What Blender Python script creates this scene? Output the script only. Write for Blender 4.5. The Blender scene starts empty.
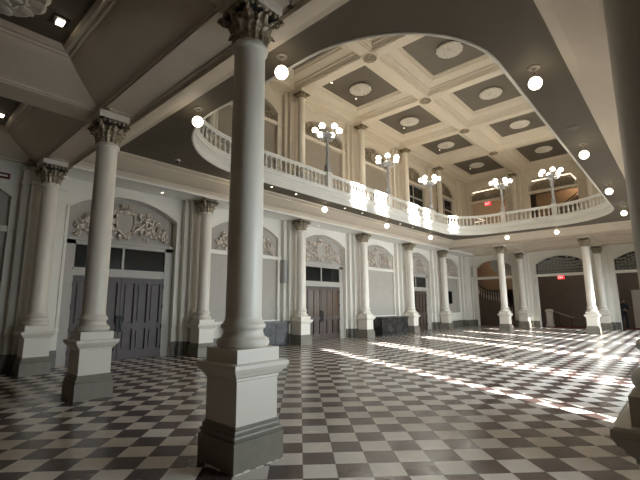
import bpy, bmesh, math, random
from mathutils import Vector, Matrix
random.seed(7)
PI = math.pi
SC = bpy.context.scene
COL = SC.collection

# ------------------------------------------------------------------ camera
cd = bpy.data.cameras.new('camera'); cam = bpy.data.objects.new('camera', cd); COL.objects.link(cam)
cd.sensor_width = 36; cd.sensor_fit = 'HORIZONTAL'; cd.lens = 36 * 402.2 / 640; cd.clip_start = 0.05; cd.clip_end = 200
_y, _p, _r = math.radians(42.116), math.radians(9.238), math.radians(-0.347)
fw = Vector((math.cos(_y) * math.cos(_p), math.sin(_y) * math.cos(_p), math.sin(_p)))
rt = Vector((math.sin(_y), -math.cos(_y), 0)); up = rt.cross(fw)
rt2 = rt * math.cos(_r) + up * math.sin(_r); up2 = -rt * math.sin(_r) + up * math.cos(_r)
M = Matrix((rt2, up2, -fw)).transposed().to_4x4(); M.translation = Vector((0, 0, 1.5))
cam.matrix_world = M
SC.camera = cam

# ------------------------------------------------------------------ exposure, world, daylight
SC.view_settings.view_transform = 'Standard'; SC.view_settings.look = 'None'
SC.view_settings.gamma = 1; SC.view_settings.use_curve_mapping = False
SC.view_settings.exposure = 0.08
SC.cycles.use_denoising = True
SC.cycles.max_bounces = 8; SC.cycles.diffuse_bounces = 5; SC.cycles.glossy_bounces = 4
SC.cycles.sample_clamp_indirect = 6.0
SC.cycles.use_fast_gi = False
world = bpy.data.worlds.new('sky'); SC.world = world; world.use_nodes = True
wn = world.node_tree.nodes; wl = world.node_tree.links
sky = wn.new('ShaderNodeTexSky'); sky.sky_type = 'NISHITA'; sky.sun_disc = False
sky.sun_elevation = math.radians(20); sky.sun_rotation = math.radians(-30)
wl.new(sky.outputs['Color'], wn['Background'].inputs['Color']); wn['Background'].inputs['Strength'].default_value = 0.25

sd = bpy.data.lights.new('sun', 'SUN'); sun = bpy.data.objects.new('sun', sd); COL.objects.link(sun)
sdir = Vector((1.0, 2.15, -0.34 * 2.15))
sun.rotation_euler = sdir.to_track_quat('-Z', 'Y').to_euler(); sd.energy = 72; sd.angle = math.radians(1.0); sd.color = (1, 0.97, 0.93)

def window_light(name, loc, sx, sy, target, power, col, spread=110):
    d = bpy.data.lights.new(name, 'AREA'); o = bpy.data.objects.new(name, d); COL.objects.link(o)
    d.shape = 'RECTANGLE'; d.size = sx; d.size_y = sy; d.energy = power; d.color = col; d.spread = math.radians(spread)
    o.location = loc; o.rotation_euler = Vector(target).to_track_quat('-Z', 'Z').to_euler()
    return o
DAY = (0.79, 0.91, 1.0)
BX = [-1.69, 2.64, 7.01, 11.37, 15.65, 19.95, 24.22, 28.6]      # column lines along the hall
BXC = [(BX[i] + BX[i + 1]) / 2 for i in range(7)]
for i, pw in enumerate((0, 60, 145, 230, 250, 230, 140)):
    if pw: window_light('daylight_lower', (BXC[i], -0.62, 1.75), (1.4 if i == 1 else 2.4), 2.9, ((-.9, 1, -.1) if i == 1 else (0, 1, -.4)), pw, DAY, 100 if i == 1 else 115)
for i, pw in enumerate((0, 0, 26, 44, 44, 44, 36)):
    if pw: window_light('daylight_upper', (BXC[i], -0.62, 8.6), 2.4, 3.4, (0, 1, 0), pw, (1, 0.91, 0.78), 150)

# ------------------------------------------------------------------ materials
def mat(name, col, rough=0.6, metal=0.0, noise=0.0, nscale=4.0, bump=0.0, spec=0.5, emis=None, estr=0, col2=None):
    m = bpy.data.materials.new(name); m.use_nodes = True
    n = m.node_tree.nodes; l = m.node_tree.links; b = n['Principled BSDF']
    b.inputs['Base Color'].default_value = (*col, 1); b.inputs['Roughness'].default_value = rough
    b.inputs['Metallic'].default_value = metal; b.inputs['Specular IOR Level'].default_value = spec
    if noise or col2:
        tc = n.new('ShaderNodeTexCoord'); t = n.new('ShaderNodeTexNoise'); t.inputs['Scale'].default_value = nscale
        t.inputs['Detail'].default_value = 5
        l.new(tc.outputs['Object'], t.inputs['Vector'])
        r = n.new('ShaderNodeValToRGB'); l.new(t.outputs['Fac'], r.inputs['Fac'])
        c2 = col2 or tuple(c * (1 - noise) for c in col)
        r.color_ramp.elements[0].position = 0.35; r.color_ramp.elements[1].position = 0.65
        r.color_ramp.elements[0].color = (*c2, 1); r.color_ramp.elements[1].color = (*col, 1)
        l.new(r.outputs['Color'], b.inputs['Base Color'])
        if bump:
            bp = n.new('ShaderNodeBump'); bp.inputs['Strength'].default_value = bump; bp.inputs['Distance'].default_value = 0.02
            l.new(t.outputs['Fac'], bp.inputs['Height']); l.new(bp.outputs['Normal'], b.inputs['Normal'])
    if emis:
        b.inputs['Emission Color'].default_value = (*emis, 1); b.inputs['Emission Strength'].default_value = estr
    return m
MT = {
 'cream': mat('cream_paint', (0.74, 0.71, 0.63), 0.5, noise=0.04, nscale=1.5),
 'colm': mat('column_cream_paint', (0.78, 0.725, 0.63), 0.42, noise=0.03, nscale=2),
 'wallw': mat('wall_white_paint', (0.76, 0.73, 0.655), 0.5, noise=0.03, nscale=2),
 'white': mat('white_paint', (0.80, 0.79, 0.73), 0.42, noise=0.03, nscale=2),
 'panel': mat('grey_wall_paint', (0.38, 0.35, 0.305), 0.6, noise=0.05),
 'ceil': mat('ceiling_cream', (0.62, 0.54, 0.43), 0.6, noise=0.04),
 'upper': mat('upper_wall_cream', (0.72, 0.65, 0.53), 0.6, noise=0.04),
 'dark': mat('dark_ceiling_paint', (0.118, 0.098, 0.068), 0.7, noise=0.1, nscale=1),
 'dark2': mat('coffer_panel_paint', (0.150, 0.128, 0.096), 0.7, noise=0.1, nscale=1),
 'plinth': mat('grey_plinth_paint', (0.238, 0.214, 0.170), 0.45, noise=0.12, nscale=9),
 'base': mat('brown_grey_baseboard', (0.16, 0.145, 0.12), 0.4, noise=0.2, nscale=6),
 'bronze': mat('aged_silver_leaf', (0.46, 0.39, 0.28), 0.42, metal=0.45, noise=0.5, nscale=22, bump=0.3, col2=(0.16, 0.125, 0.08)),
 'gilt': mat('aged_gilt_leaf', (0.42, 0.34, 0.20), 0.42, metal=0.45, nscale=20, bump=0.3, col2=(0.18, 0.14, 0.08)),
 'relief': mat('relief_silver_leaf', (0.72, 0.66, 0.58), 0.38, metal=0.35, nscale=14, bump=0.2, col2=(0.40, 0.31, 0.24)),
 'relief2': mat('relief_dull_leaf', (0.36, 0.30, 0.20), 0.45, metal=0.3, nscale=14, bump=0.2, col2=(0.15, 0.125, 0.085)),
 'black': mat('black_recess', (0.025, 0.022, 0.02), 0.6),
 'doorg': mat('mauve_grey_door', (0.070, 0.048, 0.044), 0.5, noise=0.2, nscale=5),
 'doorb': mat('brown_door', (0.085, 0.058, 0.045), 0.35, noise=0.3, nscale=5),
 'frame': mat('stone_grey_frame', (0.40, 0.375, 0.33), 0.5, noise=0.06),
 'glass': mat('dark_transom_glass', (0.012, 0.013, 0.012), 0.12, spec=0.35),
 'iron': mat('black_iron', (0.02, 0.02, 0.02), 0.35, metal=0.5),
 'steel': mat('grey_lamp_metal', (0.50, 0.51, 0.52), 0.45, metal=0.2, noise=0.35, nscale=18),
 'plaster': mat('plaster_rosette', (0.78, 0.74, 0.65), 0.6, noise=0.1, nscale=14, bump=0.3),
 'counter': mat('charcoal_marble', (0.045, 0.042, 0.04), 0.22, nscale=3, col2=(0.015, 0.014, 0.013)),
 'ctop': mat('counter_top', (0.05, 0.045, 0.04), 0.25),
 'carpet': mat('red_carpet', (0.24, 0.02, 0.035), 0.9, nscale=12, col2=(0.05, 0.006, 0.01)),
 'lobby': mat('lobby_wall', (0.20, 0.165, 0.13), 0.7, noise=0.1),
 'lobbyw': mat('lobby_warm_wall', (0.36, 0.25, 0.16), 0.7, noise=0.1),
 'globe': mat('lit_opal_globe', (1, 1, 1), 0.3, emis=(1, 0.86, 0.66), estr=7),
 'globe2': mat('lit_opal_lamp_globe', (1, 1, 1), 0.3, emis=(1, 0.90, 0.74), estr=9),
 'spot': mat('lit_downlight', (1, 1, 1), 0.3, emis=(1, 0.88, 0.68), estr=7),
 'strip': mat('lit_strip', (1, 1, 1), 0.3, emis=(1, 0.80, 0.60), estr=2.2),
 'exit': mat('red_exit_sign', (0.8, 0.02, 0.02), 0.4, emis=(1, 0.02, 0.03), estr=1.6),
 'exitw': mat('white_sign_letters', (0.9, 0.9, 0.9), 0.4, emis=(1, 0.8, 0.8), estr=1.6),
 'shade': mat('sun_blocker', (0.75, 0.73, 0.68), 0.8),
 'lattice': mat('dark_iron_lattice', (0.36, 0.345, 0.31), 0.5, metal=0.3),
 'brass': mat('brass', (0.55, 0.40, 0.15), 0.3, metal=0.9),
 'cloth': mat('black_suit_cloth', (0.012, 0.014, 0.022), 0.8),
 'dimwall': mat('dark_unseen_wall', (0.10, 0.065, 0.04), 0.5, noise=0.3),
 'skin': mat('skin', (0.32, 0.18, 0.12), 0.6),
 'hair': mat('dark_hair', (0.02, 0.015, 0.01), 0.6),
}
def floor_mat():
    m = bpy.data.materials.new('checker_marble_floor'); m.use_nodes = True
    n = m.node_tree.nodes; l = m.node_tree.links; b = n['Principled BSDF']
    S = 0.3135
    tc = n.new('ShaderNodeTexCoord'); mp = n.new('ShaderNodeMapping'); mp.vector_type = 'POINT'
    l.new(tc.outputs['Object'], mp.inputs['Vector'])
    # u = (x+y)/sqrt2, v = (y-x)/sqrt2 : rotate by -45 degrees
    mp.inputs['Rotation'].default_value = (0, 0, -PI / 4)
    u0, v0 = (3.39 + 2.46) / math.sqrt(2), (2.46 - 3.39) / math.sqrt(2)
    mp.inputs['Scale'].default_value = (1, 1, 1)
    mp.inputs['Location'].default_value = (-u0, -v0, 0)
    sc = n.new('ShaderNodeVectorMath'); sc.operation = 'SCALE'; sc.inputs['Scale'].default_value = 1 / S
    l.new(mp.outputs['Vector'], sc.inputs[0])
    sep = n.new('ShaderNodeSeparateXYZ'); l.new(sc.outputs['Vector'], sep.inputs[0])
    def math_(op, a, bb=None):
        q = n.new('ShaderNodeMath'); q.operation = op
        for i, s in enumerate((a, bb)):
            if s is None: continue
            if isinstance(s, (int, float)): q.inputs[i].default_value = s
            else: l.new(s, q.inputs[i])
        return q.outputs[0]
    fu, fv = math_('FLOOR', sep.outputs['X']), math_('FLOOR', sep.outputs['Y'])
    par = math_('MODULO', math_('ABSOLUTE', math_('ADD', fu, fv)), 2)          # 0 light at origin cell
    # distance to the joint
    du = math_('ABSOLUTE', math_('SUBTRACT', math_('FRACT', sep.outputs['X']), 0.5))
    dv = math_('ABSOLUTE', math_('SUBTRACT', math_('FRACT', sep.outputs['Y']), 0.5))
    gr = math_('GREATER_THAN', math_('MAXIMUM', du, dv), 0.492)
    cmb = n.new('ShaderNodeCombineXYZ'); l.new(fu, cmb.inputs[0]); l.new(fv, cmb.inputs[1])
    wn_ = n.new('ShaderNodeTexWhiteNoise'); l.new(cmb.outputs[0], wn_.inputs['Vector'])
    nz = n.new('ShaderNodeTexNoise'); nz.inputs['Scale'].default_value = 5; nz.inputs['Detail'].default_value = 8
    nz.inputs['Distortion'].default_value = 0.8
    l.new(tc.outputs['Object'], nz.inputs['Vector'])
    fac = math_('ADD', math_('MULTIPLY', wn_.outputs['Value'], 0.45), math_('MULTIPLY', nz.outputs['Fac'], 0.55))
    def mix(f, a, bb):
        q = n.new('ShaderNodeMix'); q.data_type = 'RGBA'
        if isinstance(f, (int, float)): q.inputs[0].default_value = f
        else: l.new(f, q.inputs[0])
        for idx, s in ((6, a), (7, bb)):
            if isinstance(s, tuple): q.inputs[idx].default_value = (*s, 1)
            else: l.new(s, q.inputs[idx])
        return q.outputs[2]
    light = mix(fac, (0.56, 0.50, 0.43), (0.78, 0.74, 0.68))
    dark = mix(fac, (0.055, 0.034, 0.031), (0.098, 0.064, 0.058))
    c = mix(gr, mix(par, light, dark), (0.10, 0.085, 0.075))
    l.new(c, b.inputs['Base Color'])
    ro = math_('ADD', 0.17, math_('MULTIPLY', nz.outputs['Fac'], 0.14)); l.new(ro, b.inputs['Roughness'])
    b.inputs['Specular IOR Level'].default_value = 0.36
    return m
MT['floor'] = floor_mat()
MT['ucoff'] = mat('upper_coffer_cream', (0.74, 0.66, 0.53), 0.6, noise=0.04)
MT['exitd'] = mat('dark_red_sign', (0.12, 0.01, 0.01), 0.5)
MT['fanglass'] = mat('fanlight_glass', (0.03, 0.03, 0.027), 0.2, spec=0.3)
MT['glassd'] = mat('door_glass', (0.10, 0.065, 0.04), 0.2, spec=0.5)
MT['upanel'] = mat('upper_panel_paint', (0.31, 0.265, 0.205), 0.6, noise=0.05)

# ------------------------------------------------------------------ helpers
class MB:
    def __init__(s): s.bm = bmesh.new(); s.smooth = False
    def face(s, pts):
        vs = [s.bm.verts.new(p) for p in pts]
        try: return s.bm.faces.new(vs)
        except ValueError: return None
    def box(s, x0, x1, y0, y1, z0, z1):
        v = [s.bm.verts.new((x, y, z)) for z in (z0, z1) for y in (y0, y1) for x in (x0, x1)]
        for f in ((0, 2, 3, 1), (4, 5, 7, 6), (0, 1, 5, 4), (2, 6, 7, 3), (0, 4, 6, 2), (1, 3, 7, 5)):
            s.bm.faces.new([v[i] for i in f])
        return s
    def loops(s, rings, closed=True, cap0=False, cap1=False):
        R = [[s.bm.verts.new(p) for p in r] for r in rings]
        n = len(R[0])
        for a, b in zip(R, R[1:]):
            for i in range(n if closed else n - 1):
                j = (i + 1) % n
                s.bm.faces.new((a[i], a[j], b[j], b[i]))
        if cap0: s.bm.faces.new(R[0][::-1])
        if cap1: s.bm.faces.new(R[-1])
        return s
    def lathe(s, prof, c=(0, 0), seg=28, cap=True):
        rings = [[(c[0] + max(r, 1e-4) * math.cos(2 * PI * i / seg), c[1] + max(r, 1e-4) * math.sin(2 * PI * i / seg), z) for i in range(seg)] for r, z in prof]
        return s.loops(rings, True, cap, cap)
    def square(s, prof, c=(0, 0), cap=True):
        rings = [[(c[0] + a * w, c[1] + b * w, z) for a, b in ((-1, -1), (1, -1), (1, 1), (-1, 1))] for w, z in prof]
        return s.loops(rings, True, cap, cap)
    def tube(s, pts, r, seg=8, cap=True):
        pts = [Vector(p) for p in pts]; rings = []
        rr = r if isinstance(r, (list, tuple)) else [r] * len(pts)
        t0 = (pts[1] - pts[0]).normalized()
        nrm = t0.orthogonal().normalized()
        for i, p in enumerate(pts):
            t = ((pts[min(i + 1, len(pts) - 1)] - pts[max(i - 1, 0)])).normalized()
            nrm = (nrm - t * nrm.dot(t)).normalized(); bn = t.cross(nrm)
            rings.append([tuple(p + (nrm * math.cos(2 * PI * k / seg) + bn * math.sin(2 * PI * k / seg)) * rr[i]) for k in range(seg)])
        return s.loops(rings, True, cap, cap)
    def ball(s, c, r, sx=1, sy=1, sz=1, seg=12, rings=8, rot=None):
        m = Matrix.Translation(Vector(c)) @ (rot.to_4x4() if rot else Matrix.Identity(4)) @ Matrix.Diagonal((sx, sy, sz, 1))
        bmesh.ops.create_uvsphere(s.bm, u_segments=seg, v_segments=rings, radius=r, matrix=m); return s
    def sweep(s, path, prof, closed=True):
        """path: list of (x, y); profile: list of (offset to the left of travel, z)"""
        n = len(path); nm = []
        for i in range(n):
            a = Vector(path[i - 1]) if (closed or i > 0) else None
            b = Vector(path[i]); c = Vector(path[(i + 1) % n]) if (closed or i < n - 1) else None
            d1 = (b - a).normalized() if a is not None else None
            d2 = (c - b).normalized() if c is not None else None
            if d1 is None: d1 = d2
            if d2 is None: d2 = d1
            n1 = Vector((-d1.y, d1.x)); n2 = Vector((-d2.y, d2.x)); m = (n1 + n2).normalized()
            nm.append(m / max(0.3, m.dot(n1)))
        rings = [[(path[i][0] + nm[i].x * d, path[i][1] + nm[i].y * d, z) for i in range(n)] for d, z in prof]
        return s.loops(rings, closed)
    def xf(s, M):
        bmesh.ops.transform(s.bm, matrix=M, verts=s.bm.verts[:]); return s
    def build(s, name, m, parent=None, smooth=True, ang=35, kind=None):
        bmesh.ops.recalc_face_normals(s.bm, faces=s.bm.faces[:])
        me = bpy.data.meshes.new(name); s.bm.to_mesh(me); s.bm.free()
        me.materials.append(MT[m] if isinstance(m, str) else m)
        if smooth:
            for p in me.polygons: p.use_smooth = True
            me.set_sharp_from_angle(angle=math.radians(ang))
        o = bpy.data.objects.new(name, me); COL.objects.link(o)
        if parent: o.parent = parent
        if kind: o['kind'] = kind
        return o
def tag(o, label, cat, group=None):
    o['label'] = label; o['category'] = cat
    if group: o['group'] = group
    return o
def empty(name, loc=(0, 0, 0), rz=0, label=None, cat=None, group=None, kind=None):
    o = bpy.data.objects.new(name, None); COL.objects.link(o); o.location = loc; o.rotation_euler = (0, 0, rz)
    o.empty_display_size = 0.2
    if label: tag(o, label, cat, group)
    if kind: o['kind'] = kind
    return o
def copy_tree(o, parent=None):
    c = o.copy(); COL.objects.link(c)
    if parent: c.parent = parent
    for ch in list(o.children): copy_tree(ch, c)
    return c
def copy_thing(o, loc, label=None, rz=None, group=None):
    c = copy_tree(o); c.location = loc
    if rz is not None: c.rotation_euler = (0, 0, rz)
    if label: c['label'] = label
    if group: c['group'] = group
    return c
def S(o): o['kind'] = 'structure'; return o

X0, X1, Y0, Y1 = -2.4, 29.55, -0.8, 12.0
ZB = 5.03        # beam underside
ZS = 5.43        # dark soffit
ZF = 5.93        # gallery floor
ZU = 10.55       # upper beams
ZP = 11.0        # upper panels

# ------------------------------------------------------------------ floor
fl = MB().box(X0 - .5, X1 + .35, Y0 - .6, Y1 + .6, -0.1, 0).build('floor', 'floor', smooth=False); S(fl)
lf = MB().box(X1 + .35, X1 + 12, -6, 20, -0.1, 0.0).build('floor', 'carpet', smooth=False); S(lf)

# ------------------------------------------------------------------ walls with arched recesses
def arc(oa, ob, zs, za, n=20):
    """points of a segmental arch from (oa, zs) over za to (ob, zs)"""
    h = za - zs; w = (ob - oa) / 2; R = (w * w + h * h) / (2 * h); a = math.asin(min(1, w / R)); c = (oa + ob) / 2
    return [(c + R * math.sin(-a + 2 * a * i / n), za - R + R * math.cos(-a + 2 * a * i / n)) for i in range(n + 1)]
def wall_face(mb, T, s0, s1, z0, z1, ops):
    """ops: list of (oa, ob, zb, zs, za, depth)"""
    cur = s0
    q = lambda pts, d=0: mb.face([T(s, d, z) for s, z in pts])
    for oa, ob, zb, zs, za, dep in sorted(ops):
        q([(cur, z0), (oa, z0), (oa, z1), (cur, z1)])
        if zb > z0: q([(oa, z0), (ob, z0), (ob, zb), (oa, zb)])
        A = arc(oa, ob, zs, za)
        for a, b in zip(A, A[1:]): q([a, b, (b[0], z1), (a[0], z1)])
        out = [(oa, zb)] + A + [(ob, zb)]
        for a, b in zip(out, out[1:]): mb.face([T(a[0], 0, a[1]), T(b[0], 0, b[1]), T(b[0], dep, b[1]), T(a[0], dep, a[1])])
        if zb > z0: mb.face([T(oa, 0, zb), T(ob, 0, zb), T(ob, dep, zb), T(oa, dep, zb)])
        cur = ob
    q([(cur, z0), (s1, z0), (s1, z1), (cur, z1)])
def bx(mb, T, s0, s1, d0, d1, z0, z1):
    a = T(s0, d0, z0); b = T(s1, d1, z1)
    mb.box(min(a[0], b[0]), max(a[0], b[0]), min(a[1], b[1]), max(a[1], b[1]), z0, z1)
def arch_band(mb, T, oa, ob, zb, zs, za, wdt, proud, d0=0.0):
    """raised moulding that runs up the jamb and round the arch"""
    A = [(oa, zb)] + arc(oa, ob, zs, za) + [(ob, zb)]
    Bq = [(oa - wdt, zb)] + arc(oa - wdt, ob + wdt, zs + wdt * .3, za + wdt) + [(ob + wdt, zb)]
    for i in range(len(A) - 1):
        a, b, c, d = A[i], A[i + 1], Bq[i + 1], Bq[i]
        mb.face([T(a[0], d0 - proud, a[1]), T(b[0], d0 - proud, b[1]), T(c[0], d0 - proud, c[1]), T(d[0], d0 - proud, d[1])])
        mb.face([T(c[0], d0 - proud, c[1]), T(d[0], d0 - proud, d[1]), T(d[0], d0, d[1]), T(c[0], d0, c[1])])
        mb.face([T(a[0], d0 - proud, a[1]), T(b[0], d0 - proud, b[1]), T(b[0], d0, b[1]), T(a[0], d0, a[1])])
TL = lambda s, d, z: (s, Y1 + d, z)
TF = lambda s, d, z: (X1 + d, s, z)
TR = lambda s, d, z: (s, Y0 - d, z)
TN = lambda s, d, z: (X0 - d, s, z)
AH = 1.54
DOORS = (1, 3, 5)                     # bays with doors in the left wall
ops = []
for i in range(7):
    c = BXC[i]
    dep = 0.24 if i in DOORS else 0.07
    ops.append((c - AH, c + AH, 0.0 if i in DOORS else 0.96, 4.17, 4.66, dep))
w = MB(); wall_face(w, TL, X0, X1 + .05, 0, ZF, ops); wl_ = S(w.build('wall_left', 'wallw'))
w = MB(); bx(w, TL, X0 - .3, X1 + .3, .26, .5, 0, 12); w.build('wall_core', 'panel', wl_, smooth=False)
# recess backs
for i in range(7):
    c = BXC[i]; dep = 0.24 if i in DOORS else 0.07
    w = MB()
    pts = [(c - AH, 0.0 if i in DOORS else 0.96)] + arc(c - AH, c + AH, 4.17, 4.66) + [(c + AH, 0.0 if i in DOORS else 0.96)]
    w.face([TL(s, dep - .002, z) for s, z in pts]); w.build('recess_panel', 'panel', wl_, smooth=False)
# mouldings of the left wall
w = MB()
for i in range(7):
    c = BXC[i]
    arch_band(w, TL, c - AH, c + AH, 0.96, 4.17, 4.66, 0.07, 0.03)
    bx(w, TL, c - AH - .62 + .1, c - AH, -.045, 0, 3.36, 3.44); bx(w, TL, c + AH, c + AH + .52, -.045, 0, 3.36, 3.44)
    if i not in DOORS:
        bx(w, TL, c - AH, c + AH, -.02, .07, 3.30, 3.44)         # shelf below the tympanum
S(w.build('trim_1', 'cream', smooth=False))
w = MB()
for i in range(7):
    c = BXC[i]
    segs = [(c - 2.2, c - AH), (c + AH, c + 2.2)] if i in DOORS else [(c - 2.2, c + 2.2)]
    for a, b in segs:
        bx(w, TL, a, b, -.06, 0, 0, .36); bx(w, TL, a, b, -.035, 0, .36, .42)
S(w.build('baseboard_left', 'base', smooth=False))
w = MB()
for i in range(7):
    c = BXC[i]
    segs = [(c - 2.2, c - AH), (c + AH, c + 2.2)] if i in DOORS else [(c - 2.2, c + 2.2)]
    for a, b in segs: bx(w, TL, a, b, -.05, 0, .88, .96)
S(w.build('trim_2', 'white', smooth=False))

# pilasters behind the wall columns
def pilaster(T, s, z0, z1, name, parts=True, hw=.46, m='wallw', mcap='bronze'):
    p = empty(name, (0, 0, 0), kind='structure')
    w = MB(); bx(w, T, s - hw, s + hw, -.18, .0, z0 + .42, z1); bx(w, T, s - hw + .16, s + hw - .16, -.34, -.18, z0 + .42, z1)
    for a, b, q in ((hw + .03, -.21, 0), (hw - .13, -.37, 0)):
        bx(w, T, s - a, s + a, b, -.0, z0 + .88, z0 + .96)
        bx(w, T, s - a + .01, s + a - .01, b + .01, -.0, z1 - .42, z1 - .36)
        bx(w, T, s - a, s + a, b, -.0, z1 - .06, z1)
    w.build('pilaster_shaft', m, p, smooth=False)
    w = MB()
    for a, b in ((hw + .05, -.23), (hw - .11, -.39)):
        bx(w, T, s - a, s + a, b, 0, z0, z0 + .3); bx(w, T, s - a + .03, s + a - .03, b + .03, 0, z0 + .3, z0 + .42)
    w.build('pilaster_base', 'base', p, smooth=False)
    return p
for k, i in enumerate(range(0, 7)): pilaster(TL, BX[i], 0, 4.93, 'trim_%d' % (10 + k))
pilaster(TL, 28.85, 0, 4.93, 'trim_17', hw=.6)

# ------------------------------------------------------------------ doors of the left wall
def door_set(n, c, m, glazed):
    d = empty('door_%d' % n, (c, Y1 + .2, 0), kind='structure')
    f = MB()
    for s in (-1, 1): f.box(*(sorted((s * 1.27, s * 1.535))), -.07, .03, 0, 3.30)
    f.box(-1.535, 1.535, -.07, .03, 3.19, 3.30); f.box(-1.27, 1.27, -.07, .03, 2.34, 2.55)
    f.box(-1.535, 1.535, -.11, .03, 3.30, 3.38); f.box(-1.3, 1.3, -.10, -.07, 2.50, 2.56)
    f.box(-.03, .03, -.06, .0, 2.55, 3.19)
    f.build('door_frame', 'frame', d, smooth=False)
    g = MB()
    g.box(-1.27, -.03, -.02, -.005, 2.55, 3.19); g.box(.03, 1.27, -.02, -.005, 2.55, 3.19)
    g.build('transom_glass', 'glass', d, smooth=False)
    for s in (-1, 1):
        leaf = MB(); x0, x1 = sorted((s * .006, s * 1.265))
        st = .085; xs = [x0 + st + k * ((x1 - x0 - st) / 3) for k in range(3)]; pw = (x1 - x0 - st) / 3 - st
        leaf.box(x0, x1, .012, .03, .01, 2.33)
        # stiles and rails stand proud
        for k in range(4):
            a = x0 + k * ((x1 - x0 - st) / 3); leaf.box(a, a + st, -.045, .012, .01, 2.33)
        for a, b in ((.01, .26), (.86, 1.02), (2.18, 2.33)):
            for xa in xs: leaf.box(xa, xa + pw, -.045, .012, a, b)
        for xa in xs:
            for a, b in ((.26, .86), (1.02, 2.18)):
                if glazed and b > 2: continue
                leaf.box(xa + .05, xa + pw - .05, -.02, .012, a + .06, b - .06)
        lo = leaf.build('door_leaf', m, d, smooth=False)
        if glazed:
            g = MB()
            for xa in xs: g.box(xa + .01, xa + pw - .01, -.026, -.012, 1.03, 2.17)
            g.build('glass_lite', 'glassd', lo, smooth=False)
        h = MB(); hx = s * .055
        h.tube([(hx, -.045, .80), (hx, -.11, .82), (hx, -.11, 1.22), (hx, -.045, 1.24)], .016)
        h.box(hx - .03, hx + .03, -.052, -.044, .76, 1.28)
        h.build('door_handle', 'iron', lo)
        for z in (.3, .9, 1.5, 2.1):
            h = MB(); h.tube([(s * 1.27, -.06, z - .06), (s * 1.27, -.06, z + .06)], .014)
            h.build('hinge', 'iron', lo)
door_set(1, BXC[1], 'doorg', False); door_set(2, BXC[3], 'doorb', True); door_set(3, BXC[5], 'doorb', False)

# ------------------------------------------------------------------ far wall (three openings into the stair lobby)
FO = [(8.85, 11.40), (4.45, 7.35), (-.2, 3.05)]
ops = [(a, b, 0.0, 4.12, 4.62, .45) for a, b in FO]
w = MB(); wall_face(w, TF, Y0, Y1 + .3, 0, ZF, ops)
wf = S(w.build('wall_far', 'cream'))
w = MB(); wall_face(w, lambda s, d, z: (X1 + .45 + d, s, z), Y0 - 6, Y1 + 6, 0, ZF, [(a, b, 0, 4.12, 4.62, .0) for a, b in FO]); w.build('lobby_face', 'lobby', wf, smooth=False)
w = MB()
for a, b in FO:
    arch_band(w, TF, a, b, 0.42, 4.12, 4.62, .10, .04)
    bx(w, TF, a, b, .02, .40, 3.30, 3.44); bx(w, TF, a - .10, b + .10, -.05, 0.05, 3.36, 3.46)
    bx(w, TF, a - .35, a + .0, -.06, 0, 0.88, .96); bx(w, TF, b, b + .35, -.06, 0, .88, .96)
S(w.build('trim_3', 'cream', smooth=False))
w = MB()
for s0, s1 in ((Y0, -.2), (3.05, 4.45), (7.35, 8.85), (11.4, Y1)):
    bx(w, TF, s0, s1, -.06, 0, 0, .42)
    bx(w, TF, s0 - .0, s1, 0, .44, 0, .42) if 0 else None
S(w.build('baseboard_far', 'base', smooth=False))
for k, s in enumerate((8.12, 3.76)): pilaster(TF, s, 0, 4.93, 'trim_%d' % (20 + k), hw=.42, m='cream')
pilaster(TF, 11.9, 0, 4.93, 'trim_22', hw=.30, m='cream')

# iron lattice fanlights of the far openings
def fanlight(a, b, label):
    t = empty('fanlight_grille', (X1 + .2, (a + b) / 2, 3.44), label=label, cat='grille')
    hw = (b - a) / 2; A = arc(-hw, hw, 4.12 - 3.44, 4.62 - 3.44, 28)
    w = MB()
    out = [(-hw, 0)] + A + [(hw, 0)]
    for p, q in zip(out, out[1:] + out[:1]):
        w.tube([(0, p[0], p[1]), (0, q[0], q[1])], .035, 6)
    w.build('grille_frame', 'lattice', t)
    w = MB()
    def top(s):
        for p, q in zip(A, A[1:]):
            if p[0] <= s <= q[0]: return p[1] + (q[1] - p[1]) * (s - p[0]) / (q[0] - p[0])
        return .68
    rnd = random.Random(3)
    s = -hw + .12
    while s < hw - .1:
        z = .12
        while z < top(s) - .08:
            r = rnd.uniform(.08, .12)
            pts = [(rnd.uniform(-.01, .01), s + r * math.cos(tt) * (1 - tt / 11), z + r * math.sin(tt) * (1 - tt / 11)) for tt in [k * .8 for k in range(12)]]
            w.tube(pts, .022, 5); z += .19 + rnd.uniform(-.03, .03)
        s += .185
    w.build('scroll_work', 'lattice', t)
    w = MB(); w.box(.03, .045, -hw, hw, .02, .68)
    for p, q in zip(A, A[1:]): w.loops([[(.03, p[0], .68), (.03, q[0], .68)], [(.03, p[0], p[1]), (.03, q[0], q[1])]], closed=False)
    w.build('fanlight_glass', 'fanglass', t, smooth=False)
fanlight(*FO[1], label='arched iron lattice fanlight above the opening with the exit sign')
fanlight(*FO[2], label='arched iron lattice fanlight at the far right, above the opening with the dark-clothed person')
# the left-hand fanlight is half clear
t = empty('fanlight_grille', (X1 + .2, (FO[0][0] + FO[0][1]) / 2, 3.44), label='arched fanlight with drooping dark drapery above the staircase opening', cat='grille')
hw = (FO[0][1] - FO[0][0]) / 2; A = arc(-hw, hw, .68, 1.18, 20)
w = MB(); out = [(-hw, 0)] + A + [(hw, 0)]
for p, q in zip(out, out[1:] + out[:1]): w.tube([(0, p[0], p[1]), (0, q[0], q[1])], .035, 6)
w.build('grille_frame', 'lattice', t)
w = MB()
for k in range(26):
    s = -hw + .06 + k * .055; zz = .05 + .1 * (k % 3) if s < -.35 else .15 + (s + .35) * .9
    zt = .70 + .45 * (1 - (s / hw) ** 2)
    if zz < zt - .03: w.tube([(0.02, s, zz), (0.02 + .02 * (k % 2), s + .01, (zz + zt) / 2), (0.02, s, zt)], .03, 5)
w.build('drapery', 'lattice', t)

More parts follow.
